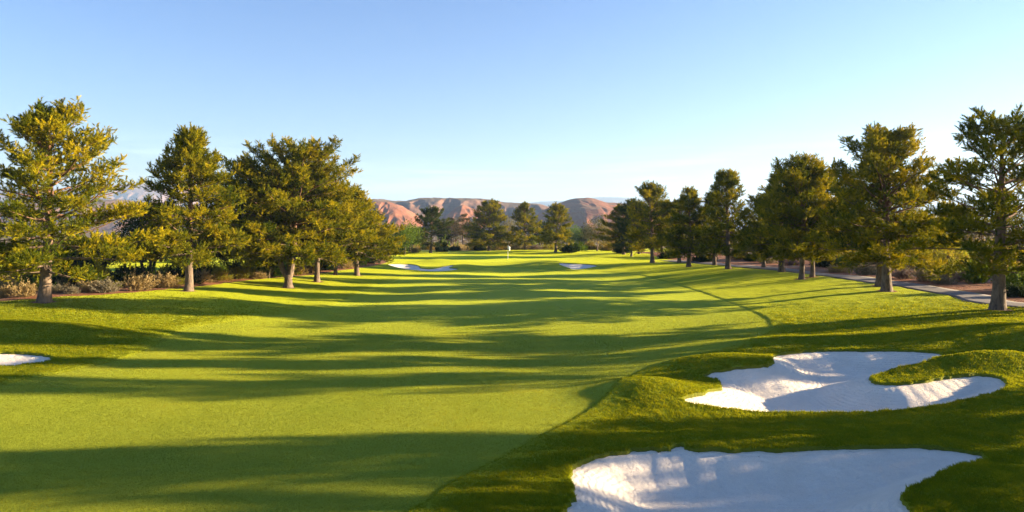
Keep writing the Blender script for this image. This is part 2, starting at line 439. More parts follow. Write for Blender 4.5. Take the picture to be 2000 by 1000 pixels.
# ------------------------------------------------------------------ rough grass blades near the camera
def build_blades():
    r = np.random.default_rng(3)
    n = 1100000
    Y = 9.0 + 36 * r.random(n) ** 1.7; X = (r.random(n) * 1.6 - .8) * Y
    keep = (r.random(n) < 1 - ss(24, 45, Y))
    X, Y = X[keep], Y[keep]
    f = poly_sd(FAIR, X, Y); k = (f < .03) & (poly_sd(SOIL, X, Y) < -.1) & (X < path_x(Y) - PATH_W - .05) & (np.min([np.hypot(X - tx, Y - ty) for tx, ty in TRUNKS], 0) > .6); X, Y, f = X[k], Y[k], f[k]
    sdb = np.full(len(X), -9.)
    for P, d, l in BUNKERS[:2] + BUNKERS[4:]:
        mn = P.min(0) - .5; mx = P.max(0) + .5
        i = np.where((X > mn[0]) & (X < mx[0]) & (Y > mn[1]) & (Y < mx[1]))[0]
        if len(i): sdb[i] = np.maximum(sdb[i], poly_sd(P, X[i], Y[i]))
    k = sdb < -.01; X, Y, f, sdb = X[k], Y[k], f[k], sdb[k]
    n = len(X)
    clump = fbm(X * 1.8, Y * 1.8, 3, 21); cl2 = fbm(X * 5, Y * 5, 2, 31)
    Z = zb(X, Y) + (clump - .5) * .07 * ss(.0, .6, -f) + .035 * ss(.02, .14, -f) * (1 - ss(.6, 2.5, -f)) + .025 * np.exp(-(sdb / .45) ** 2)
    Vs = []; tint = []
    for b in range(3):
        h = (.020 + .028 * r.random(n)) * (.55 + .9 * cl2) * (1 + .45 * np.exp(-((sdb + .05) / .12) ** 2)) * (.8 + .012 * Y) * (.4 + .6 * ss(0, 1.1, -f))
        a = r.random(n) * 2 * np.pi; w = (.005 + .004 * r.random(n)) * (1 + .05 * (Y - 9)); ln = h * (.3 + .7 * r.random(n)); la = r.random(n) * 2 * np.pi
        ox = X + r.normal(0, .015, n); oy = Y + r.normal(0, .015, n)
        p0 = np.stack([ox - np.cos(a) * w, oy - np.sin(a) * w, Z - .012], 1); p1 = np.stack([ox + np.cos(a) * w, oy + np.sin(a) * w, Z - .012], 1)
        p2 = np.stack([ox + np.cos(la) * ln, oy + np.sin(la) * ln, Z + h], 1)
        Vs.append(np.stack([p0, p1, p2], 1)); tint.append(np.clip(.15 + .8 * (cl2 * .6 + clump * .7 - .35) + r.normal(0, .18, n), 0, 1))
    V = np.concatenate(Vs).reshape(-1, 3); t = np.repeat(np.concatenate(tint), 3)
    o = link('rough_grass', mesh_np('rough_grass', V, [np.arange(len(V)).reshape(-1, 3)], M_GRASS, dict(tint=t)))
    tag(o, 'shaggy green rough grass growing around the near sand bunkers', 'grass', kind='stuff')
build_blades()

def build_fairway_blades():
    r = np.random.default_rng(5); n = 2000000
    Y = 8.5 + 40 * r.random(n) ** 1.5; X = (r.random(n) * 1.6 - .8) * Y
    k = r.random(n) < 1 - ss(26, 48, Y); X, Y = X[k], Y[k]
    f = poly_sd(FAIR, X, Y); k = f > .02; X, Y, f = X[k], Y[k], f[k]; n = len(X)
    cl = fbm(X * 1.1, Y * 1.1, 3, 41); cl2 = fbm(X * 6, Y * 6, 2, 43); Z = zb(X, Y)
    big = fbm(X * .16, Y * .16, 2, 47)
    h = (.010 + .008 * r.random(n)) * (.8 + .4 * cl2) * (.75 + .025 * Y); a = r.random(n) * 2 * np.pi; w = (.003 + .002 * r.random(n)) * (1 + .06 * (Y - 9))
    ln = h * (.3 + .8 * r.random(n)); la = r.random(n) * 2 * np.pi
    p0 = np.stack([X - np.cos(a) * w, Y - np.sin(a) * w, Z - .006], 1); p1 = np.stack([X + np.cos(a) * w, Y + np.sin(a) * w, Z - .006], 1); p2 = np.stack([X + np.cos(la) * ln, Y + np.sin(la) * ln, Z + h], 1)
    V = np.stack([p0, p1, p2], 1).reshape(-1, 3); t = np.repeat(np.clip(.12 + .45 * cl + .25 * cl2 + .9 * (big - .5) + .10 * (np.sin(X * .75 + Y * .1) > 0) + .3 * ss(.58, .72, fbm(X * .33, Y * .33, 3, 53)) + r.normal(0, .05, n), 0, 1), 3)
    o = link('fairway_grass', mesh_np('fairway_grass', V, [np.arange(len(V)).reshape(-1, 3)], M_FAIRGRASS, dict(tint=t)))
    tag(o, 'close mown bright fairway grass in the middle foreground', 'grass', kind='stuff')
build_fairway_blades()

# ------------------------------------------------------------------ plants
def frames(D):
    D = D / np.linalg.norm(D, axis=1)[:, None]
    up = np.where(np.abs(D[:, 2:3]) > .9, np.array([[1., 0, 0]]), np.array([[0, 0, 1.]]))
    A = np.cross(up, D); A /= np.linalg.norm(A, axis=1)[:, None]; B = np.cross(D, A)
    return np.stack([A, B, D], 2)          # columns

class Tubes:
    def __init__(s): s.V = []; s.F = []; s.n = 0
    def add(s, P, rad, k=6):
        P = np.asarray(P, float); rad = np.asarray(rad, float)
        T = np.gradient(P, axis=0); Fm = frames(T)
        a = np.arange(k) / k * 2 * np.pi
        # keep ring orientation stable: use a fixed reference
        ref = np.array([1., 0, 0]) if abs(T[:, 2]).mean() > .5 * np.linalg.norm(T, axis=1).mean() else np.array([0, 0, 1.])
        Tn = T / np.linalg.norm(T, axis=1)[:, None]
        A = np.cross(np.broadcast_to(ref, Tn.shape), Tn); A /= (np.linalg.norm(A, axis=1)[:, None] + 1e-9); B = np.cross(Tn, A)
        ring = P[:, None] + (A[:, None] * np.cos(a)[None, :, None] + B[:, None] * np.sin(a)[None, :, None]) * rad[:, None, None]
        m = len(P); idx = np.arange(m * k).reshape(m, k) + s.n
        q = np.stack([idx[:-1], np.roll(idx[:-1], -1, 1), np.roll(idx[1:], -1, 1), idx[1:]], -1).reshape(-1, 4)
        s.V.append(ring.reshape(-1, 3)); s.F.append(q); s.n += m * k
    def mesh(s, name, mat): return mesh_np(name, np.concatenate(s.V), [np.concatenate(s.F)], mat, None, True)

def tuft_template(r, K, L, nl, w):
    """pine foxtail along +Z: K needle triangles"""
    u = r.random(K) ** .8 * L; a = r.random(K) * 2 * np.pi; tl = np.radians(r.uniform(18, 62, K)) * (1.15 - .75 * u / L)
    ln = nl * r.uniform(.75, 1.2, K)
    d = np.stack([np.cos(a) * np.sin(tl), np.sin(a) * np.sin(tl), np.cos(tl)], 1)
    base = np.stack([np.zeros(K), np.zeros(K), u], 1)
    rv = r.normal(size=(K, 3)); side = np.cross(d, rv); side /= np.linalg.norm(side, axis=1)[:, None]
    return np.stack([base - side * w * .5, base + side * w * .5, base + d * ln[:, None]], 1).reshape(-1, 3)

def leaf_template(r, K, rad, ls, up=0.):
    """loose ball of K leaf quads"""
    c = r.normal(size=(K, 3)); c /= np.linalg.norm(c, axis=1)[:, None]; c *= (rad * r.random(K) ** .45)[:, None]
    n = r.normal(size=(K, 3)) + c / rad * 1.2; n /= np.linalg.norm(n, axis=1)[:, None]
    Fm = frames(n); s = ls * r.uniform(.6, 1.25, K)[:, None]
    A, B = Fm[:, :, 0] * s * .5, Fm[:, :, 1] * s * .32
    return np.stack([c - A, c + B, c + A, c - B], 1).reshape(-1, 3)

def scatter(templates, pos, D, scale, r, per, tint, spread=.12):
    """place templates at pos oriented along D; returns verts, faces, tint"""
    Fm = frames(D); V = []; T = []
    which = r.integers(0, len(templates), len(pos)); ang = r.random(len(pos)) * 2 * np.pi
    for k, t in enumerate(templates):
        i = np.where(which == k)[0]
        if not len(i): continue
        ca, sa = np.cos(ang[i])[:, None], np.sin(ang[i])[:, None]
        x = t[None, :, 0] * ca - t[None, :, 1] * sa; y = t[None, :, 0] * sa + t[None, :, 1] * ca
        loc = np.stack([x, y, np.broadcast_to(t[None, :, 2], x.shape)], -1) * scale[i][:, None, None]
        V.append(np.einsum('nij,nkj->nki', Fm[i], loc) + pos[i][:, None]); 
        tt = np.repeat(tint[i][:, None], t.shape[0] // per, 1) + r.normal(0, spread, (len(i), t.shape[0] // per))
        T.append(np.repeat(tt, per, 1))
    V = np.concatenate([v.reshape(-1, 3) for v in V]); T = np.clip(np.concatenate([t.ravel() for t in T]), 0, 1)
    return V, np.arange(len(V)).reshape(-1, per), T

def rot_to(az, el):
    return np.array([math.cos(az) * math.cos(el), math.sin(az) * math.cos(el), math.sin(el)])

def make_pine(seed, H, Rad, clear=0.172, prof='cone', r0=0.23, needle=None, dens=1.0, fork=None, asym=(0, 0), gap=.15, detail=1.0, open_=0.0, curve=.25):
    """returns (trunk mesh, crown mesh); base at the origin"""
    r = np.random.default_rng(seed); tb = Tubes()
    stems = []
    def stem(p0, lean_az, lean, top, rb):
        n = 14; t = np.linspace(0, 1, n); L = top - p0[2]
        wob = np.cumsum(r.normal(0, .018, (n, 2)), 0) * L * .12
        hx = lean * L * (t ** .7)
        P = np.stack([p0[0] + math.cos(lean_az) * hx + wob[:, 0], p0[1] + math.sin(lean_az) * hx + wob[:, 1], p0[2] + L * t], 1)
        return P, rb * (1 - t) ** .75 + .018
    if fork:
        hf = fork['h']; n = 6; t = np.linspace(0, 1, n)
        P = np.stack([np.zeros(n), np.zeros(n), -.35 + (hf + .35) * t], 1)
        tb.add(P, r0 * (1 + .45 * np.exp(-np.maximum(P[:, 2], 0) / .25)) * (1 - .08 * t), 12)
        for az, lean, top, f in fork['stems']:
            P, rd = stem(np.array([math.cos(az) * r0 * .35, math.sin(az) * r0 * .35, hf - .25]), az, lean, top, r0 * f)
            tb.add(P, rd, 10); stems.append((P, rd))
    else:
        P, rd = stem(np.array([0, 0, -.35]), r.random() * 6.28, .015 + .03 * r.random(), H, r0)
        rd = rd * (1 + .5 * np.exp(-np.maximum(P[:, 2] - 0, 0) / .3))
        tt = np.linspace(0, 1, 40); P2 = np.stack([np.interp(tt, np.linspace(0, 1, len(P)), P[:, k]) for k in range(3)], 1); rd2 = np.interp(tt, np.linspace(0, 1, len(P)), rd)
        tb.add(P2, rd2, 12); stems.append((P, rd))
    pos = []; dirs = []; tint = []; scl = []
    ph = r.random() * 6.28
    def profile(t):
        if prof == 'cone': return min(1, (t / .10 + .35)) * (1 - t) ** .72 + .10
        if prof == 'round': return (max(0., 1 - ((t - .40) / .66) ** 2)) ** .55 + .03
        if prof == 'oval': return min(1, .55 + t / .35) * (1 - t ** 2.4) ** .8 + .10
        if prof == 'open': return min(1, .7 + t / .3) * (1 - t) ** .5 * .95 + .12
    c0 = clear * H
    for si, (P, rd) in enumerate(stems):
        top = P[-1, 2]; z = max(c0, P[0, 2] + .4); az = r.random() * 6.28
        while z < top * .985:
            t = (z - c0) / (H - c0)
            ctr = np.array([np.interp(z, P[:, 2], P[:, k]) for k in range(3)]); rt = np.interp(z, P[:, 2], rd)
            nb = int(r.integers(4, 7)) if len(stems) == 1 else int(r.integers(3, 5))
            for b in range(nb):
                az += 2.39996 + r.normal(0, .35)
                if r.random() < gap: continue
                big = r.random()
                L = 1.15 * Rad * profile(t) * (.74 + .32 * big) * (1 + .13 * math.sin(2 * az + ph + 5 * t)) * (1 + asym[0] * math.cos(az - asym[1]))
                if len(stems) > 1: L *= .95
                L = max(L, .35)
                el = R(-5 + 60 * t ** 1.15 + r.normal(0, 8))
                n = 7; d = rot_to(az, el); pts = [ctr]; seg = L / (n - 1); a2, e2 = az, el
                for k in range(n - 1):
                    pts.append(pts[-1] + rot_to(a2, e2) * seg); a2 += r.normal(0, .10); e2 += R(curve * 18) * (1 if k > 1 else -.3) * (.35 + .65 * t) + r.normal(0, .06)
                    e2 = min(e2, R(75))
                pts = np.array(pts)
                rb = min(rt * .55, .012 + .016 * L)
                tb.add(pts, np.linspace(rb, .008, n), 5)
                # twigs and foxtails
                s = .12 + .2 * open_ + .12 * r.random(); side = 1; cum = np.linspace(0, 1, n)
                while s <= 1.0:
                    q = np.array([np.interp(s, cum, pts[:, k]) for k in range(3)])
                    j = min(int(s * (n - 1)), n - 2); bd = pts[j + 1] - pts[j]; ba = math.atan2(bd[1], bd[0]); be = math.asin(bd[2] / np.linalg.norm(bd))
                    tl = (.40 + .30 * (1 - s) * L * .55 + .25 * r.random()) * (.75 + .5 * r.random())
                    tl = min(tl, 1.25)
                    ta = ba + side * R(r.uniform(25, 70)); te = be * .6 + R(r.uniform(4, 42)); td = rot_to(ta, te); side = -side
                    cl_t = r.normal(0, .17)
                    for k in range(6):
                        f = 1.0 if k < 4 else r.uniform(.3, .8)
                        pos.append(q + td * tl * f + r.normal(0, .05, 3)); dirs.append(td * .5 + np.array([0, 0, .55]) + r.normal(0, .66, 3))
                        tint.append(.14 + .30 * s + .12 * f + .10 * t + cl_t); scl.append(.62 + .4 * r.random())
                    s += (.18 / L) / dens * r.uniform(.7, 1.3)
                for k in range(9):
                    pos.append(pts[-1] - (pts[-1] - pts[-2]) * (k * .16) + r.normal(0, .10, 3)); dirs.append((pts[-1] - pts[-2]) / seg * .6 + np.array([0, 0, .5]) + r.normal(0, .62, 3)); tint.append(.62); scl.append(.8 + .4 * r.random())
            z += (.36 + .2 * r.random()) * (1.0 if len(stems) == 1 else 1.25) / max(.8, min(dens, 1.3))
    pos = np.array(pos); dirs = np.array(dirs); tint = np.array(tint); scl = np.array(scl)
    kp = pos[:, 2] > c0 * .72; pos, dirs, tint, scl = pos[kp], dirs[kp], tint[kp], scl[kp]
    # broad clumps of lighter and darker needle colour, from noise
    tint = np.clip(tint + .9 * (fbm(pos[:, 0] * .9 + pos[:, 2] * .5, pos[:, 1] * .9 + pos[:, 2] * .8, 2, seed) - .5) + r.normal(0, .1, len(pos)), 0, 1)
    K = int(46 * detail); tm = [tuft_template(r, K, .42, .19, .029 / detail ** .5) for _ in range(6)]
    #print('PINE', seed, round(H,1), round(Rad,1), len(pos), len(pos)*K)
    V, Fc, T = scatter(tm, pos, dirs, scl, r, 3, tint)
    # bring the grown tree to its measured height and spread
    sc = np.array([1, 1, 1.]); sc[2] = H / np.percentile(V[:, 2], 99.97); sc[:2] = Rad * 1.02 / np.percentile(np.hypot(V[:, 0], V[:, 1]), 95)
    tb.V = [v * sc for v in tb.V]
    return tb.mesh('trunk', M_BARK), mesh_np('crown', V * sc, [Fc], needle or M_NEEDLE, dict(tint=T))

def make_broadleaf(seed, H, Rad, clear=.2, mat=None, bark=None, ncl=46, leaves=150, ls=.16, stems=1, r0=.16, flat=1.0):
    r = np.random.default_rng(seed); tb = Tubes()
    cz = H * (clear + 1) / 2; hz = H * (1 - clear) / 2
    C = []
    while len(C) < ncl:
        p = r.uniform(-1, 1, 3); d = np.linalg.norm(p)
        if d > 1 or d < .45: continue
        if p[2] < -.5 and d > .8: continue
        C.append(p * np.array([Rad * .85, Rad * .85, hz * .85 * flat]) * r.uniform(.85, 1.1) + [0, 0, cz])
    C = np.array(C)
    forks = []
    for k in range(stems):
        a = r.random() * 6.28; off = np.array([math.cos(a), math.sin(a), 0]) * (Rad * .35 if stems > 1 else .1)
        t = np.linspace(0, 1, 8); b = np.array([math.cos(a), math.sin(a), 0]) * (.15 if stems > 1 else 0)
        P = b + off * (t ** 1.3)[:, None] + np.array([0, 0, 1.]) * (-.3 + (cz * .95 + .3) * t)[:, None] + np.cumsum(r.normal(0, .03, (8, 3)), 0)
        tb.add(P, r0 * (1 - .75 * t) * (1 + .4 * np.exp(-t * 8)), 8); forks.append(P)
    for c in C:
        P = forks[r.integers(len(forks))]; s = P[r.integers(3, 8)]
        t = np.linspace(0, 1, 5)[:, None]; mid = np.array([0, 0, -.15]) * (t * (1 - t)) * 4
        tb.add(s + (c - s) * t + mid, np.linspace(r0 * .3, .012, 5), 5)
    cr = Rad * 2.1 / ncl ** .42
    tm = [leaf_template(r, leaves, cr, ls) for _ in range(5)]
    D = r.normal(size=(len(C), 3))
    V, Fc, T = scatter(tm, C, D, r.uniform(.7, 1.15, len(C)), r, 4, r.uniform(.15, .75, len(C)), .2)
    return tb.mesh('trunk', bark or M_BARK), mesh_np('crown', V, [Fc], mat or M_LEAF, dict(tint=T))

def make_shrub(seed, H, Rad, mat, n=170, K=26, ln=.34, leaf=.05, wild=.35):
    """desert shrub: sprigs fanning from the root crown, domed outline"""
    r = np.random.default_rng(seed)
    tm = []
    for _ in range(4):
        u = r.random(K); a = r.random(K) * 6.28; tl = np.radians(r.uniform(15, 60, K))
        d = np.stack([np.cos(a) * np.sin(tl), np.sin(a) * np.sin(tl), np.cos(tl)], 1); base = np.stack([0 * u, 0 * u, u * ln], 1) + r.normal(0, .02, (K, 3))
        sd_ = np.cross(d, r.normal(size=(K, 3))); sd_ /= np.linalg.norm(sd_, axis=1)[:, None]; L = leaf * r.uniform(1.2, 2.6, K)[:, None]
        tm.append(np.stack([base, base + d * L * .5 + sd_ * leaf * .3, base + d * L, base + d * L * .5 - sd_ * leaf * .3], 1).reshape(-1, 3))
    az = r.random(n) * 6.28; el = np.arcsin(r.random(n) ** .75); 
    lob = 1 + .22 * np.sin(3 * az + seed) + .12 * np.sin(5 * az + 2 * seed) + r.normal(0, .10, n)
    d = np.stack([np.cos(az) * np.cos(el), np.sin(az) * np.cos(el), np.sin(el)], 1)
    f = r.random(n) ** .35
    pos = d * (np.array([Rad, Rad, H])[None] * (f * lob)[:, None]) * .86; pos[:, 2] = np.maximum(pos[:, 2], .02)
    D = d + np.array([0, 0, .7]) + r.normal(0, wild, (n, 3))
    V, Fc, T = scatter(tm, pos - D * .1, D, r.uniform(.7, 1.3, n), r, 4, np.clip(.2 + .5 * f * el / 1.2 + r.normal(0, .15, n), 0, 1), .15)
    return mesh_np('shrub', V, [Fc], mat, dict(tint=T))

def place_tree(name, meshes, loc, label, cat, group=None, rz=0, sc=(1, 1, 1)):
    o = empty(name, loc, rz, sc); link('trunk', meshes[0], o); link('crown', meshes[1], o)
    tag(o, label, cat, group); return o

def tree_at(px, py, top, half):
    p = at(px, py); s = p[1] / F0; return p, (py - top) * s, half * s

ROWL, ROWR, ROWC = 'pines along the left side of the fairway', 'pines along the right side of the fairway', 'pines behind the green'
# main pines: px, py(base), py(top), crown half-width px, label, group, kw
PINES = [
 (85, 590, 190, 172, 'broad golden-lit pine with long low limbs beside red soil, leftmost of the left row', ROWL, dict(seed=11, clear=0.170, prof='cone', r0=0.30, gap=.22, asym=(.16, 0), dens=1.05)),
 (367, 568, 244, 92, 'narrow upright pine with single straight trunk, second from left edge', ROWL, dict(seed=12, clear=0.200, prof='cone', r0=0.25, gap=.12, dens=1.15)),
 (563, 562, 266, 128, 'big rounded pine with a forked pale trunk on the left bank', ROWL, dict(seed=13, clear=0.260, prof='round', r0=0.33, gap=.08, dens=1.1,
      fork=dict(h=1.3, stems=[(3.05, .24, .86, .66), (.1, .07, 1.0, .78), (1.6, .08, .9, .5)]))),
 (620, 550, 332, 98, 'pine with thick trunk half hidden just right of the forked pine', ROWL, dict(seed=14, clear=0.240, prof='oval', r0=0.25, dens=1.0)),
 (698, 538, 362, 80, 'pine with straight trunk nearest the far left bunker', ROWL, dict(seed=15, clear=0.230, prof='cone', r0=0.25, gap=.08, dens=1.1)),
 (655, 537, 372, 66, 'pine with slim trunk standing behind between two left-row pines', ROWL, dict(seed=16, clear=0.250, prof='oval', r0=0.20, dens=.9)),
 (1950, 605, 206, 150, 'tall open pine with bare grey trunk beside the cart path, rightmost tree', ROWR, dict(seed=21, clear=0.220, prof='open', r0=0.30, gap=.30, dens=.95, open_=.4)),
 (1732, 568, 241, 122, 'large full pine with thick grey trunk between rightmost pine and twin-trunk pines', ROWR, dict(seed=22, clear=0.190, prof='oval', r0=0.30, gap=.10, dens=1.1)),
 (1565, 545, 301, 84, 'dense dark pine with slim trunk in front of a reddish second trunk', ROWR, dict(seed=23, clear=0.190, prof='oval', r0=0.22, gap=.06, dens=1.15)),
 (1423, 525, 329, 62, 'pointed-top pine with stout brown trunk at middle of right row', ROWR, dict(seed=24, clear=0.170, prof='cone', r0=0.25, gap=.12, dens=1.05)),
 (1345, 521, 364, 50, 'dark compact pine with brown trunk, second from far end of right row', ROWR, dict(seed=25, clear=0.170, prof='cone', r0=0.25, gap=.06, dens=1.15)),
 (1274, 513, 353, 52, 'tall pine with pale trunk at far end of the right row', ROWR, dict(seed=26, clear=0.180, prof='oval', r0=0.28, gap=.16, dens=1.0)),
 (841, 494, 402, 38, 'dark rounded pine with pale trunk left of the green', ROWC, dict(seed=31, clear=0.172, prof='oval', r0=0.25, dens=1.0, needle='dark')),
 (955, 490, 388, 46, 'widest pine with spreading limbs behind the green, left of the flagstick', ROWC, dict(seed=32, clear=0.125, prof='open', r0=0.28, gap=.1, dens=1.1)),
 (1027, 488, 393, 34, 'pine just right of the flagstick behind the green', ROWC, dict(seed=33, clear=0.140, prof='cone', r0=0.25, dens=1.0)),
 (1084, 493, 394, 39, 'yellow-lit conical pine behind the green, furthest right of its cluster', ROWC, dict(seed=34, clear=0.172, prof='cone', r0=0.25, dens=1.05)),
]
LIB = {}
for px, py, top, half, label, group, kw in PINES:
    p, H, rad = tree_at(px, py, top, half); kw = dict(kw)
    nd = {'dark': M_NEEDLE_DARK}.get(kw.pop('needle', None), None)
    if kw.get('fork'):
        kw['fork'] = dict(h=kw['fork']['h'], stems=[(a, l, t * H, f) for a, l, t, f in kw['fork']['stems']])
    det = 1.0 if py > 530 else .8
    ms = make_pine(H=H, Rad=rad, needle=nd, detail=det, **kw); LIB[kw['seed']] = (ms, H, rad)
    place_tree('pine_tree', ms, p, label, 'pine tree', group)

def pine_copy(seed, loc, H, rad, label, group, rz, name='pine_tree'):
    ms, H0, r0 = LIB[seed]; s = H / H0; return place_tree(name, ms, loc, label, 'pine tree', group, rz, (rad / r0, rad / r0, s))

ms = make_pine(seed=41, H=9.5, Rad=3.0, clear=.12, prof='oval', r0=0.18, needle=M_NEEDLE_DARK, dens=.9, detail=.8); LIB[41] = (ms, 9.5, 3.0)
ms = make_pine(seed=42, H=8, Rad=2.4, clear=.12, prof='cone', r0=.18, needle=M_NEEDLE_BROWN, dens=.55, gap=.3, detail=.7); LIB[42] = (ms, 8, 2.4)
def pc(seed, px, py, top, half, label, group, rz):
    p, H, rad = tree_at(px, py, top, half); pine_copy(seed, p, H, rad, label, group, rz)
BACKR = 'second row pines behind the right row'
pc(41, 482, 543, 306, 58, 'shaded dark pine behind between narrow pine and forked pine', 'shaded pines behind the left row', .4)
pc(42, 903, 487, 416, 26, 'thin brownish half-dead pine left of the widest pine behind the green', 'dry pines behind the green', 1.0)
pc(42, 882, 487, 424, 20, 'smaller brown dry pine beside the dark rounded pine', 'dry pines behind the green', 2.6)
pc(23, 1585, 541, 318, 70, 'pine with reddish lit trunk standing just behind the dense dark pine', BACKR, 2.0)
pc(21, 1718, 558, 292, 95, 'pine with leaning brown trunk directly behind the large full pine', BACKR, 2.5)
pc(25, 1527, 531, 330, 70, 'pine with short dark trunk left of the dense dark pine', BACKR, 3.3)
pc(26, 1492, 522, 372, 46, 'back row pine left of the dense dark pine and right of the pointed-top pine', BACKR, 2.2)
pc(24, 1396, 518, 372, 46, 'pine with dark trunk just left of the pointed-top pine', BACKR, 1.1)
pc(26, 1327, 513, 385, 44, 'shaded pine beside the cart path bend, left of the dark compact pine', BACKR, 1.9)
pc(41, 1233, 501, 386, 34, 'dark bushy pine left of the pale-trunked pine at far end', BACKR, .2)
CB = 'pines added right of the green to shade the mound behind it'  # added pines, placed here to throw shade on the back mound
pc(22, 1218, 497, 398, 44, 'added dark full pine shading the mound, right of the grey-green tree at the far end', CB, 1.3)
pc(23, 1248, 496, 392, 40, 'added dark pine shading the mound, left behind the pale-trunked pine at the far end', CB, 2.9)
pc(14, 1292, 497, 388, 44, 'added dark pine shading the mound, right behind the pale-trunked pine at the far end', CB, .6)
pc(41, 730, 515, 410, 40, 'pine at far end of the left row beside bright green tree', ROWL, 2.2)
# the row carries on past the right edge of the photograph and throws its shade over the near turf
OFF = 'pines beyond the right edge shading the near turf'
for k, (x, y, H, rad, sd_) in enumerate([(30.5, 34.2, 11, 1.6, 24), (30, 30.2, 10.8, 1.5, 12), (30.4, 26.9, 11.5, 1.6, 26), (31, 19.9, 11.2, 2.0, 22), (31.5, 16.3, 11.8, 2.0, 23), (31, 12.2, 11.5, 2.1, 12), (33, 8.8, 11.8, 1.9, 22), (31, 4.9, 11.5, 2.1, 23), (32, 1.0, 11.8, 2.0, 15), (33, -3, 11.5, 2.0, 12), (38, 14.4, 12, 1.7, 26)]):
    pine_copy(sd_, (x, y, float(zb(x, y))), H, rad, 'tall pine beyond the right edge casting long shadows over the near turf', OFF, 1.7 * k + .5)

# broadleaf trees
def bl(name, px, py, top, half, label, cat, seed, **kw):
    p, H, rad = tree_at(px, py, top, half); ms = make_broadleaf(seed, H, rad, **kw); place_tree(name, ms, p, label, cat); return ms, H, rad
def blc(src, name, px, py, top, half, label, cat, rz, group=None):
    p, H, rad = tree_at(px, py, top, half); ms, H0, r0 = src; return place_tree(name, ms, p, label, cat, group, rz, (rad / r0, rad / r0, H / H0))
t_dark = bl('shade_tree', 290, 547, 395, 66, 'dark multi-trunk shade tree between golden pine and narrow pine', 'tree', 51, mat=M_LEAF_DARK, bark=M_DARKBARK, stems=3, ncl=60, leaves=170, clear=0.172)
t_green = bl('leafy_tree', 790, 497, 428, 36, 'bright green leafy tree beyond the far left bunker', 'tree', 52, mat=M_LEAF, ncl=40, clear=.08, leaves=190, ls=.22, bark=M_DARKBARK)
t_olive = bl('olive_tree', 1166, 490, 426, 32, 'grey-green tree with pale bare limbs right of the centre pines', 'tree', 53, mat=M_LEAF_OLIVE, ncl=44, clear=0.117, leaves=110, ls=.2)
t_gold = bl('gold_tree', 890, 482, 424, 22, 'yellow-leaved tree peeking between dark pine and brown pines', 'tree', 54, mat=M_LEAF_GOLD, ncl=34, leaves=150, ls=.2)
blc(t_dark, 'shade_tree', 120, 556, 470, 70, 'low dark tree in shade behind the leftmost golden pine', 'tree', 2.0)
blc(t_dark, 'shade_tree', 200, 548, 455, 60, 'low dark tree behind shrubs right of the leftmost pine', 'tree', 4.0)
blc(t_dark, 'shade_tree', 525, 543, 488, 36, 'small dark green tree beside the forked pine', 'tree', 1.0)
blc(t_dark, 'shade_tree', 395, 540, 430, 60, 'dark tree behind the narrow upright pine', 'tree', 5.1)
blc(t_gold, 'gold_tree', 1196, 492, 436, 22, 'yellow tree right of the grey-green tree', 'tree', 1.0)
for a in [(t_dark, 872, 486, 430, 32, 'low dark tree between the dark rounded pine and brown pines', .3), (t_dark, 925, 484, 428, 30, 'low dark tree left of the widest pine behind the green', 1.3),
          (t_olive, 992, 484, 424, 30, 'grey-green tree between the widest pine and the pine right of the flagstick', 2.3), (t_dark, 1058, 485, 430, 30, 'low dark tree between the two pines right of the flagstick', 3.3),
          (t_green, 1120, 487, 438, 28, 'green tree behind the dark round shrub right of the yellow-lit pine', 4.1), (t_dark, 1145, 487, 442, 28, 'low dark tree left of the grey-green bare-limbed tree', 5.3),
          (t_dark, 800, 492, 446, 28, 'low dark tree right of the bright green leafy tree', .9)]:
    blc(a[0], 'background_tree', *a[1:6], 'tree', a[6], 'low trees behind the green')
BG = 'sunlit trees beyond the cart path'
bgs = [(1480, 500, 440, 40), (1540, 506, 432, 46), (1610, 512, 430, 50), (1690, 516, 412, 54), (1770, 520, 416, 64), (1850, 526, 408, 62), (1920, 524, 396, 66), (2000, 530, 392, 76), (1400, 498, 444, 36), (1330, 497, 450, 30), (1275, 494, 452, 26)]
bgl = ['sunlit yellow tree behind the cart path right of the pointed-top pine', 'olive tree behind the cart path left of the dense dark pine', 'yellow tree beyond the path right of the reddish trunk', 'olive tree beyond the path left of the large full pine',
       'golden tree beyond the path right of the large full pine', 'olive tree beyond grey shrubs left of the rightmost pine', 'yellow-green tree directly behind the rightmost pine', 'olive tree at the right edge beyond the path',
       'olive tree glimpsed under the pointed-top pine', 'golden tree glimpsed under the dark compact pine', 'golden tree glimpsed under the pale-trunked pine']
for k, ((px, py, top, half), lb) in enumerate(zip(bgs, bgl)):
    blc(t_gold if 'yellow' in lb or 'golden' in lb else t_olive, 'background_tree', px, py, top, half, lb, 'tree', k * 1.3, BG)

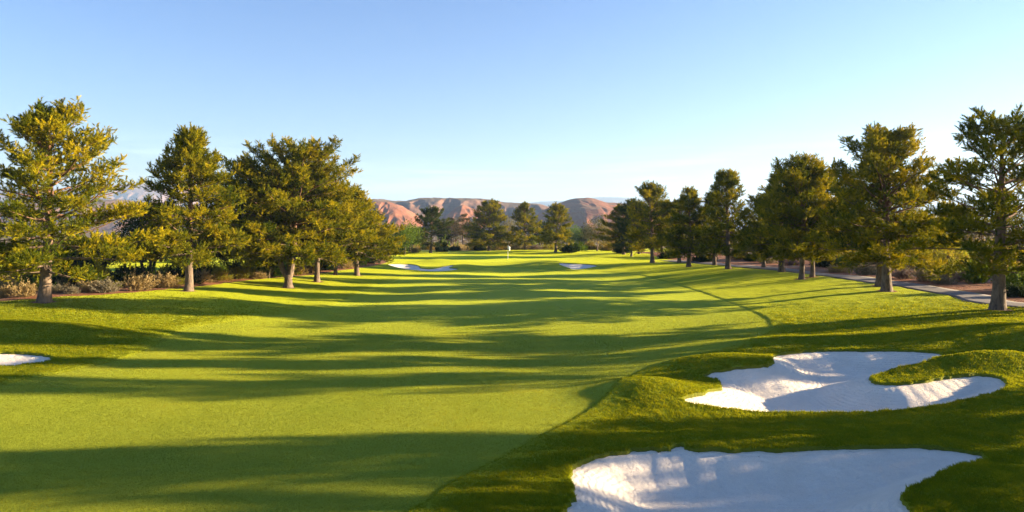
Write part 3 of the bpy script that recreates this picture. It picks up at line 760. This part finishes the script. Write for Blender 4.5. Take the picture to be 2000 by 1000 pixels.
# shrubs
SH = {}
for key, mat, H, rad, kw in (('sage', M_SAGE, .9, .8, {}), ('grey', M_GREYSAGE, .8, .85, {}), ('purple', M_PURPLE, .8, .85, {}), ('yellow', M_YELLOW, 1.5, 1.2, dict(n=300, wild=.25)), ('dark', M_LEAF_DARK, 1.2, 1.2, dict(n=300, leaf=.08)),
                             ('green', M_LEAF, 1.4, 1.2, dict(n=300, leaf=.07)), ('gold', M_LEAF_GOLD, 1.2, 1.2, dict(n=280, leaf=.07))):
    SH[key] = [(make_shrub(60 + i * 7 + len(key), H, rad, mat, **kw), H, rad) for i in range(2)]
def shrub(key, px, py, top, half, label, group=None):
    p, H, rad = tree_at(px, py, top, half); k = int(px) % 2; me, H0, r0 = SH[key][k]
    nm = {'sage': 'sagebrush', 'grey': 'sagebrush', 'purple': 'sagebrush', 'yellow': 'rabbitbrush', 'dark': 'bush', 'green': 'bush', 'gold': 'bush'}[key]
    o = link(nm, me); o.location = p; o.rotation_euler = (0, 0, (px * 1.7) % 6.28); o.scale = (rad / r0, rad / r0, H / H0); tag(o, label, 'shrub', group)
LS, RS, CS = 'shrubs in the red soil bed on the left', 'shrubs beyond the cart path', 'shrubs behind the green'
for a in [
 ('sage', 12, 580, 556, 20, 'tan sagebrush at the left frame edge'), ('sage', 48, 580, 551, 26, 'tan sagebrush just left of the leftmost pine trunk'),
 ('grey', 112, 572, 555, 18, 'small grey-green shrub touching right of the leftmost trunk'), ('grey', 140, 574, 560, 17, 'low grey shrub in red soil right of the leftmost trunk'),
 ('sage', 178, 570, 546, 26, 'olive tan shrub under the right limbs of the leftmost pine'), ('grey', 208, 571, 545, 28, 'large grey-green sagebrush between shade tree and leftmost pine'),
 ('yellow', 232, 562, 548, 16, 'small yellow-green tuft beside the rounded tan sagebrush'), ('sage', 272, 567, 533, 30, 'tall rounded tan sagebrush below the dark shade tree'),
 ('sage', 325, 562, 536, 27, 'tan sagebrush just left of the narrow pine trunk'), ('yellow', 350, 556, 540, 18, 'yellow-green brush touching the narrow pine trunk on its left'),
 ('sage', 395, 551, 528, 22, 'tan green shrub just right of the narrow pine trunk'), ('yellow', 428, 547, 517, 22, 'feathery yellow-green brush right of the narrow pine'),
 ('yellow', 466, 544, 514, 30, 'brightest yellow rabbitbrush left of the forked pine'), ('sage', 505, 544, 530, 18, 'low tan shrub right of the brightest rabbitbrush'),
 ('green', 540, 540, 505, 26, 'leafy green bush against the forked trunk'), ('grey', 300, 556, 535, 24, 'grey shrub behind the tall rounded sagebrush'),
 ('dark', 60, 560, 525, 40, 'dark shaded bush behind the leftmost trunk'), ('dark', 165, 558, 520, 40, 'dark shaded bush behind the olive tan shrub'),
 ('dark', 250, 552, 520, 36, 'dark shaded bush left of the shade tree trunks'), ('sage', 580, 536, 516, 20, 'tan shrub behind the forked trunk'),
 ('gold', 605, 532, 505, 22, 'golden shrub between the forked pine and the thick trunk'), ('dark', 640, 527, 505, 20, 'dark shrub between thick trunk and slim trunk'),
 ('sage', 675, 524, 507, 16, 'tan shrub between slim trunk and straight trunk'), ('dark', 770, 497, 470, 22, 'dark bush at the base of the bright green tree'), ('sage', 752, 503, 488, 12, 'small tan shrub at the soil end by the left row')]:
    shrub(*a, LS)
for a in [
 ('grey', 1690, 537, 514, 26, 'grey-green sagebrush left of the leaning brown trunk'), ('sage', 1640, 532, 516, 26, 'tan sagebrush on red soil left of the large trunk'),
 ('green', 1650, 524, 496, 30, 'leafy yellow-green bush behind tan sagebrush by the path'), ('dark', 1608, 522, 496, 28, 'dark green bush right of the reddish trunk'),
 ('purple', 1765, 544, 523, 23, 'dark purple sagebrush just right of the large trunk'), ('grey', 1808, 549, 522, 23, 'tall pale grey sagebrush beyond the path'),
 ('grey', 1842, 554, 534, 25, 'low round grey sagebrush nearest the path'), ('purple', 1878, 549, 530, 18, 'small purple sagebrush right of the low round one'),
 ('sage', 1830, 534, 515, 24, 'tan shrub behind the tall pale sagebrush'), ('green', 1905, 552, 510, 28, 'green bush left of the rightmost trunk'),
 ('green', 1985, 568, 520, 36, 'leafy bush at the right frame edge behind the rightmost trunk'), ('dark', 1990, 580, 556, 26, 'low dark bush at the right frame edge near the path'),
 ('purple', 1545, 518, 506, 20, 'purple shrub beyond the path left of the slim trunk'), ('grey', 1500, 514, 502, 20, 'grey shrub beyond the path right of the stout brown trunk'),
 ('dark', 1470, 510, 496, 20, 'dark shrub beyond the path behind the stout brown trunk'), ('dark', 1375, 511, 495, 24, 'dark shrub between the two brown trunks'),
 ('gold', 1445, 507, 486, 24, 'golden shrub glowing beyond the path by the stout trunk'), ('dark', 1305, 505, 490, 20, 'dark shrub at the bend of the path'), ('gold', 1770, 524, 496, 34, 'golden bush beyond the purple sagebrush')]:
    shrub(*a, RS)
for a in [
 ('gold', 972, 486, 468, 16, 'orange-gold shrub left of the flagstick'), ('grey', 1005, 488, 478, 20, 'low grey shrub right behind the flagstick'), ('purple', 1045, 488, 478, 16, 'low purplish shrub between two pines right of flagstick'),
 ('dark', 1112, 493, 478, 20, 'dark round shrub right of the yellow-lit pine'), ('green', 1132, 490, 472, 16, 'yellow-green bush left of the grey-green tree'), ('gold', 1188, 490, 478, 17, 'golden round shrub right of the grey-green tree'),
 ('dark', 1215, 495, 472, 18, 'dark bush below the dark bushy pine'), ('gold', 920, 487, 470, 16, 'golden shrub right of the brown pines'), ('dark', 862, 492, 474, 15, 'dark shrub right of the pale trunk'),
 ('dark', 938, 489, 478, 14, 'low dark shrub left of the widest pine trunk'), ('sage', 810, 493, 482, 14, 'tan shrub left of the pale trunk'), ('gold', 1060, 484, 466, 14, 'golden shrub behind the centre pines'), ('dark', 888, 490, 481, 14, 'low dark shrub under the brown pines')]:
    shrub(*a, CS)

def build_undergrowth():
    r = np.random.default_rng(77); zones = [(-34, 34, 146, 205, 260), (-48, -14, 44, 95, 420), (36, 62, 28, 70, 90), (40, 72, 40, 125, 170), (-75, -36, 62, 120, 60), (-40, -20, 100, 150, 40)]
    groups = {}
    for x0, x1, y0, y1, n in zones:
        for _ in range(n):
            x, y = r.uniform(x0, x1), r.uniform(y0, y1)
            if x > 0 and x < path_x(min(y, 110)) + 6 and y < 130: continue
            if x0 == -48 and poly_sd(SOIL, [x], [y])[0] < .7: continue
            if x0 == -75 and r.random() < .4: continue
            groups.setdefault(r.choice(['gold', 'sage', 'dark', 'yellow', 'green', 'gold', 'sage']), []).append((x, y, r.uniform(.8, 2.3) if x0 == -34 else r.uniform(.45, 1.0) if x0 == -48 else r.uniform(.8, 2.1)))
    V = []; F = []; T = []; mi = []; nv = 0; mats = []
    for mk, (key, lst) in enumerate(sorted(groups.items())):
        me, H0, r0 = SH[key][0]; mats.append(me.materials[0])
        v = np.empty(len(me.vertices) * 3, np.float32); me.vertices.foreach_get('co', v); v = v.reshape(-1, 3)[:2400 * 4]
        t = np.empty(len(me.vertices), np.float32); me.attributes['tint'].data.foreach_get('value', t); t = t[:len(v)]
        for x, y, sc in lst:
            a = r.random() * 6.28; w = v @ np.array([[math.cos(a), math.sin(a), 0], [-math.sin(a), math.cos(a), 0], [0, 0, 1]]) * [sc, sc, sc * r.uniform(.8, 1.5)] + [x, y, float(zb(x, y)) - .05]
            V.append(w); T.append(t); F.append(np.arange(len(w)).reshape(-1, 4) + nv); mi.append(np.full(len(w) // 4, mk)); nv += len(w)
    me = mesh_np('undergrowth', np.concatenate(V), F, None, dict(tint=np.concatenate(T)))
    for m in mats: me.materials.append(m)
    me.polygons.foreach_set('material_index', np.concatenate(mi).astype(np.int32))
    tag(link('undergrowth', me), 'mixed dry desert scrub spreading behind the tree rows', 'undergrowth', kind='stuff')
build_undergrowth()

# ------------------------------------------------------------------ flagstick on the green
def build_flag():
    m, nt, b = new_mat('white_paint'); b.inputs['Base Color'].default_value = (.8, .79, .76, 1); b.inputs['Roughness'].default_value = .35
    m2, nt, b2 = new_mat('white_cloth'); g = NT(nt); b2.inputs['Roughness'].default_value = .8
    g.l(g.mix(g.rng(g.noise(g.objco(), 9, 2), .3, .7), (.74, .73, .70), (.82, .81, .78)), b2.inputs['Base Color'])
    mc, nt, bc = new_mat('cup_liner'); bc.inputs['Base Color'].default_value = (.03, .03, .03, 1)
    p = at(992, 505.5); e = empty('golf_flagstick', p); h = 1.95
    tb = Tubes(); tb.add([(0, 0, -.1), (0, 0, .9), (0, 0, h)], [.030, .026, .022], 10); tb.add([(0, 0, h), (0, 0, h + .03), (0, 0, h + .045)], [.024, .024, .004], 10)
    link('pole', tb.mesh('pole', m), e)
    n, k = 14, 10; V = []
    for th in (-.004, .004):
        for i in range(n):
            for j in range(k):
                u, v = i / (n - 1), j / (k - 1)
                x = .02 + .42 * u * (.55 + .45 * v); y = .07 * u * math.sin(7 * u + 2 * v) + th; z = h - .02 - .46 * (1 - v) - .30 * u * u - .05 * u
                V.append((x, y, z))
    F = []
    for s in range(2):
        for i in range(n - 1):
            for j in range(k - 1):
                a = s * n * k + i * k + j; f = (a, a + k, a + k + 1, a + 1); F.append(f if s else f[::-1])
    rim = [i * k for i in range(n)] + [(n - 1) * k + j for j in range(1, k)] + [i * k + k - 1 for i in range(n - 2, -1, -1)] + [j for j in range(k - 2, 0, -1)]
    for q in range(len(rim)):
        a, b_ = rim[q], rim[(q + 1) % len(rim)]; F.append((a, b_, b_ + n * k, a + n * k))
    link('flag', mesh_np('flag', V, [np.array(F)], m2, None, True), e)
    tb = Tubes(); tb.add([(0, 0, .003), (0, 0, -.1)], [.054, .054], 16); link('cup', tb.mesh('cup', mc), e)
    tag(e, 'white golf flag hanging from a thin white pole on the green', 'golf flag')
build_flag()

# ------------------------------------------------------------------ hills
def rock_material(name, cols, band=.09):
    m, nt, b = new_mat(name); g = NT(nt); p = g.pos()
    n = g.noise(p, .012, 6, .6); n2 = g.noise(p, .06, 5, .65)
    c = g.mix(g.rng(n, .38, .62), cols[0], cols[1])
    sx = g.n('ShaderNodeSeparateXYZ'); g.l(p, sx.inputs[0])
    wv = g.math('SINE', g.math('ADD', g.math('MULTIPLY', sx.outputs[2], band * 6.28), g.math('MULTIPLY', n2, 7.0)))
    c = g.mix(g.rng(wv, -.2, .9, 0, .45), c, cols[2])
    nrm = g.n('ShaderNodeNewGeometry').outputs['Normal']; sn = g.n('ShaderNodeSeparateXYZ'); g.l(nrm, sn.inputs[0])
    c = g.mix(g.rng(sn.outputs[2], .95, .995, 0, .85), c, cols[3])
    c = g.mix(g.math('MULTIPLY', g.rng(g.noise(p, .25, 4, .7), .52, .66), .45), c, (.10, .095, .05))
    g.l(c, b.inputs['Base Color']); b.inputs['Roughness'].default_value = .95; b.inputs['Specular IOR Level'].default_value = .1
    g.l(g.bump(n2, .6, 3.0), b.inputs['Normal'])
    return m
M_RED = rock_material('red_rock', ((.20, .075, .040), (.27, .115, .065), (.14, .06, .042), (.17, .115, .07)))
M_MESA = rock_material('mesa_rock', ((.155, .085, .065), (.21, .12, .085), (.12, .07, .058), (.16, .12, .075)))
M_FAR = rock_material('far_rock', ((.13, .12, .12), (.17, .15, .15), (.11, .10, .11), (.13, .12, .11)), .02)
M_CLIFF = rock_material('cliff_rock', ((.25, .155, .125), (.32, .21, .165), (.20, .125, .11), (.22, .17, .12)), .03)

def hill(name, ridge, D, front, back, mat, seed, gul=.35, nx=560, ns=200, cap=0.0, zbase=-6., gw=40., curve=1.0):
    """ridge: photograph ridge points at distance D -> a solid hill with gullied flanks"""
    rp = np.array(ridge, float); X = (rp[:, 0] - 1000) * D / F0; Z = CAMZ + (450 - rp[:, 1]) * D / F0
    x = np.linspace(X[0], X[-1], nx); s = np.linspace(-1, 1, ns)
    Zr = np.interp(x, X, Z); k = np.hanning(9); k /= k.sum(); Zr = np.convolve(np.pad(Zr, 4, mode='edge'), k, 'valid')
    gx, gs = np.meshgrid(x, s, indexing='ij'); zr = np.repeat(Zr[:, None], ns, 1)
    y = D + np.where(gs < 0, gs * front, gs * back)
    a = np.abs(gs)
    wob = (fbm(gx / gw * .35, y / gw * .35, 4, seed + 5) - .5) * .5
    aw = np.clip(a + wob * np.minimum(1, a * 3) * (1 - a), 0, 1)
    pr = (1 - ss(0, 1, aw)) if not cap else np.where(aw < cap, 1 - .06 * aw / cap, .94 * (1 - ss(cap, 1, aw)) ** curve)
    rid = 1 - 2 * np.abs(fbm(gx / gw + gs * .8, gs * 1.3 + gx / gw * .15, 4, seed) - .5)
    rid2 = 1 - 2 * np.abs(fbm(gx / gw * 3.1, gs * 3 + gx / gw * .3, 3, seed + 2) - .5)
    g = ((rid - .6) * gul + (rid2 - .6) * gul * .65) * np.sin(np.pi * np.clip(a, 0, 1)) ** .8
    g = np.minimum(g, (1 - pr) * .3)
    z = zbase + (zr - zbase) * np.clip(pr + g * np.clip(pr * 2, 0, 1), 0, 1.0) + (fbm(gx / 9, y / 9, 3, seed + 8) - .5) * 1.6 * (D / 900)
    idx = np.arange(nx * ns).reshape(nx, ns); q = np.stack([idx[:-1, :-1], idx[1:, :-1], idx[1:, 1:], idx[:-1, 1:]], -1).reshape(-1, 4)
    o = link(name, mesh_np(name, np.stack([gx, y, z], -1).reshape(-1, 3), [q], mat, None, True)); tag(o, kind='structure')
hill('hills', [(560, 418), (640, 405), (700, 394), (742, 388), (765, 392), (800, 393), (812, 389), (830, 386), (890, 387), (940, 388), (965, 391), (982, 395), (1015, 397), (1048, 398), (1075, 406), (1120, 420)], 1100, 330, 500, M_MESA, 3, gul=.42, cap=.12, gw=95)
hill('hills', [(600, 440), (660, 410), (700, 398), (738, 392), (760, 394), (785, 402), (810, 418), (835, 438)], 820, 150, 160, M_RED, 8, gul=.3, gw=45)
hill('hills', [(850, 440), (880, 415), (893, 404), (905, 400), (925, 408), (960, 428), (985, 440)], 860, 120, 120, M_RED, 17, gul=.3, gw=40)
hill('hills', [(1030, 436), (1060, 410), (1090, 398), (1108, 391), (1126, 386.5), (1150, 386.5), (1162, 388), (1180, 394), (1200, 396), (1218, 397), (1245, 401), (1290, 412), (1340, 430)], 900, 210, 260, M_RED, 29, gul=.42, cap=.06, gw=60)
hill('hills', [(-260, 400), (-100, 392), (0, 398), (120, 392), (240, 390), (300, 398), (420, 410), (520, 425)], 1300, 250, 300, M_MESA, 37, gul=.3, gw=90)
hill('mountains', [(860, 408), (940, 402), (1040, 396), (1060, 394), (1095, 393), (1130, 389), (1162, 386), (1202, 386), (1240, 388.5), (1320, 394), (1450, 400), (1600, 396), (1800, 402), (2100, 410)], 6200, 1300, 1400, M_FAR, 43, gul=.2, gw=700)
hill('mountains', [(-500, 395), (-200, 375), (0, 372), (120, 368), (200, 380), (218, 364), (240, 360), (270, 359), (330, 362), (400, 366), (470, 380), (560, 392), (700, 410)], 4600, 900, 900, M_CLIFF, 47, gul=.35, cap=.12, gw=420)

# ------------------------------------------------------------------ light, air, camera
s = np.array([math.cos(R(SUN_EL)) * math.cos(R(SUN_AZ)), math.cos(R(SUN_EL)) * math.sin(R(SUN_AZ)), math.sin(R(SUN_EL))])
from mathutils import Vector
ld = bpy.data.lights.new('sun', 'SUN'); ld.energy = SUN_STRENGTH; ld.angle = R(.5); ld.color = (1.0, .77, .47)
lo = bpy.data.objects.new('sun', ld); COL.objects.link(lo); lo.rotation_euler = Vector(s).to_track_quat('Z', 'Y').to_euler(); lo.location = (60, 10, 40)

w = bpy.data.worlds.new('World'); S.world = w; w.use_nodes = True; nt = w.node_tree; g = NT(nt); bg = nt.nodes['Background']
sk = g.n('ShaderNodeTexSky', sky_type='NISHITA'); sk.sun_disc = False; sk.sun_elevation = R(SUN_EL); sk.sun_rotation = R(90 - SUN_AZ)
sk.air_density = 1.15; sk.dust_density = .5; sk.ozone_density = 4.2; sk.altitude = 900
d = g.n('ShaderNodeTexCoord').outputs['Generated']
# thin high cirrus low over the horizon
cl = g.noise(g.mapping(d, (1.6, 1.6, 26), (0, R(2), 0)), 2.6, 6, .6, dist=.4)
sx = g.n('ShaderNodeSeparateXYZ'); g.l(d, sx.inputs[0])
tint = g.mix(1.0, sk.outputs[0], g.mix(g.rng(sx.outputs[2], 0, .33), (1.06, .815, .72), (.665, .665, .78)), 'MULTIPLY')
band = g.math('MULTIPLY', g.rng(sx.outputs[2], .03, .07, 0, 1, True), g.rng(sx.outputs[2], .085, .14, 1, 0, True))
cm = g.math('MULTIPLY', g.math('MULTIPLY', g.rng(cl, .44, .66, 0, 1, True), band), .75)
skc = g.mix(cm, tint, g.mix(1.0, tint, (1.5, 1.35, 1.25), 'MULTIPLY'))
g.l(skc, bg.inputs[0]); bg.inputs[1].default_value = SKY_STRENGTH

if HAZE_DENSITY > 0:
    hm = bpy.data.materials.new('haze_air'); hm.use_nodes = True; hn = hm.node_tree; hn.nodes.clear(); g = NT(hn)
    out = g.n('ShaderNodeOutputMaterial'); pv = g.n('ShaderNodeVolumePrincipled'); pv.inputs['Density'].default_value = HAZE_DENSITY; pv.inputs['Color'].default_value = (.42, .64, 1, 1); pv.inputs['Anisotropy'].default_value = .2
    g.l(pv.outputs[0], out.inputs['Volume'])
    x0, x1, y0, y1, z0, z1 = -9000, 9000, -120, 12500, -14, 460
    V = [(x, y, z) for x in (x0, x1) for y in (y0, y1) for z in (z0, z1)]
    Fh = [(0, 1, 3, 2), (4, 6, 7, 5), (0, 4, 5, 1), (2, 3, 7, 6), (0, 2, 6, 4), (1, 5, 7, 3)]
    o = link('haze', mesh_np('haze', V, [np.array(Fh)], hm)); tag(o, 'thin blue desert haze in the air', 'haze', kind='stuff')

c = bpy.data.cameras.new('camera'); co = bpy.data.objects.new('camera', c); COL.objects.link(co); S.camera = co
c.lens = 24; c.sensor_width = 36; c.shift_y = -.025; co.location = (0, 0, CAMZ); co.rotation_euler = (math.pi / 2, 0, 0); c.clip_end = 40000; c.clip_start = .1
S.view_settings.view_transform = 'Standard'; S.view_settings.look = 'None'; S.view_settings.exposure = EXPOSURE; S.view_settings.gamma = 1
S.cycles.use_denoising = True
S.cycles.max_bounces = 8; S.cycles.volume_bounces = 0; S.cycles.transparent_max_bounces = 8
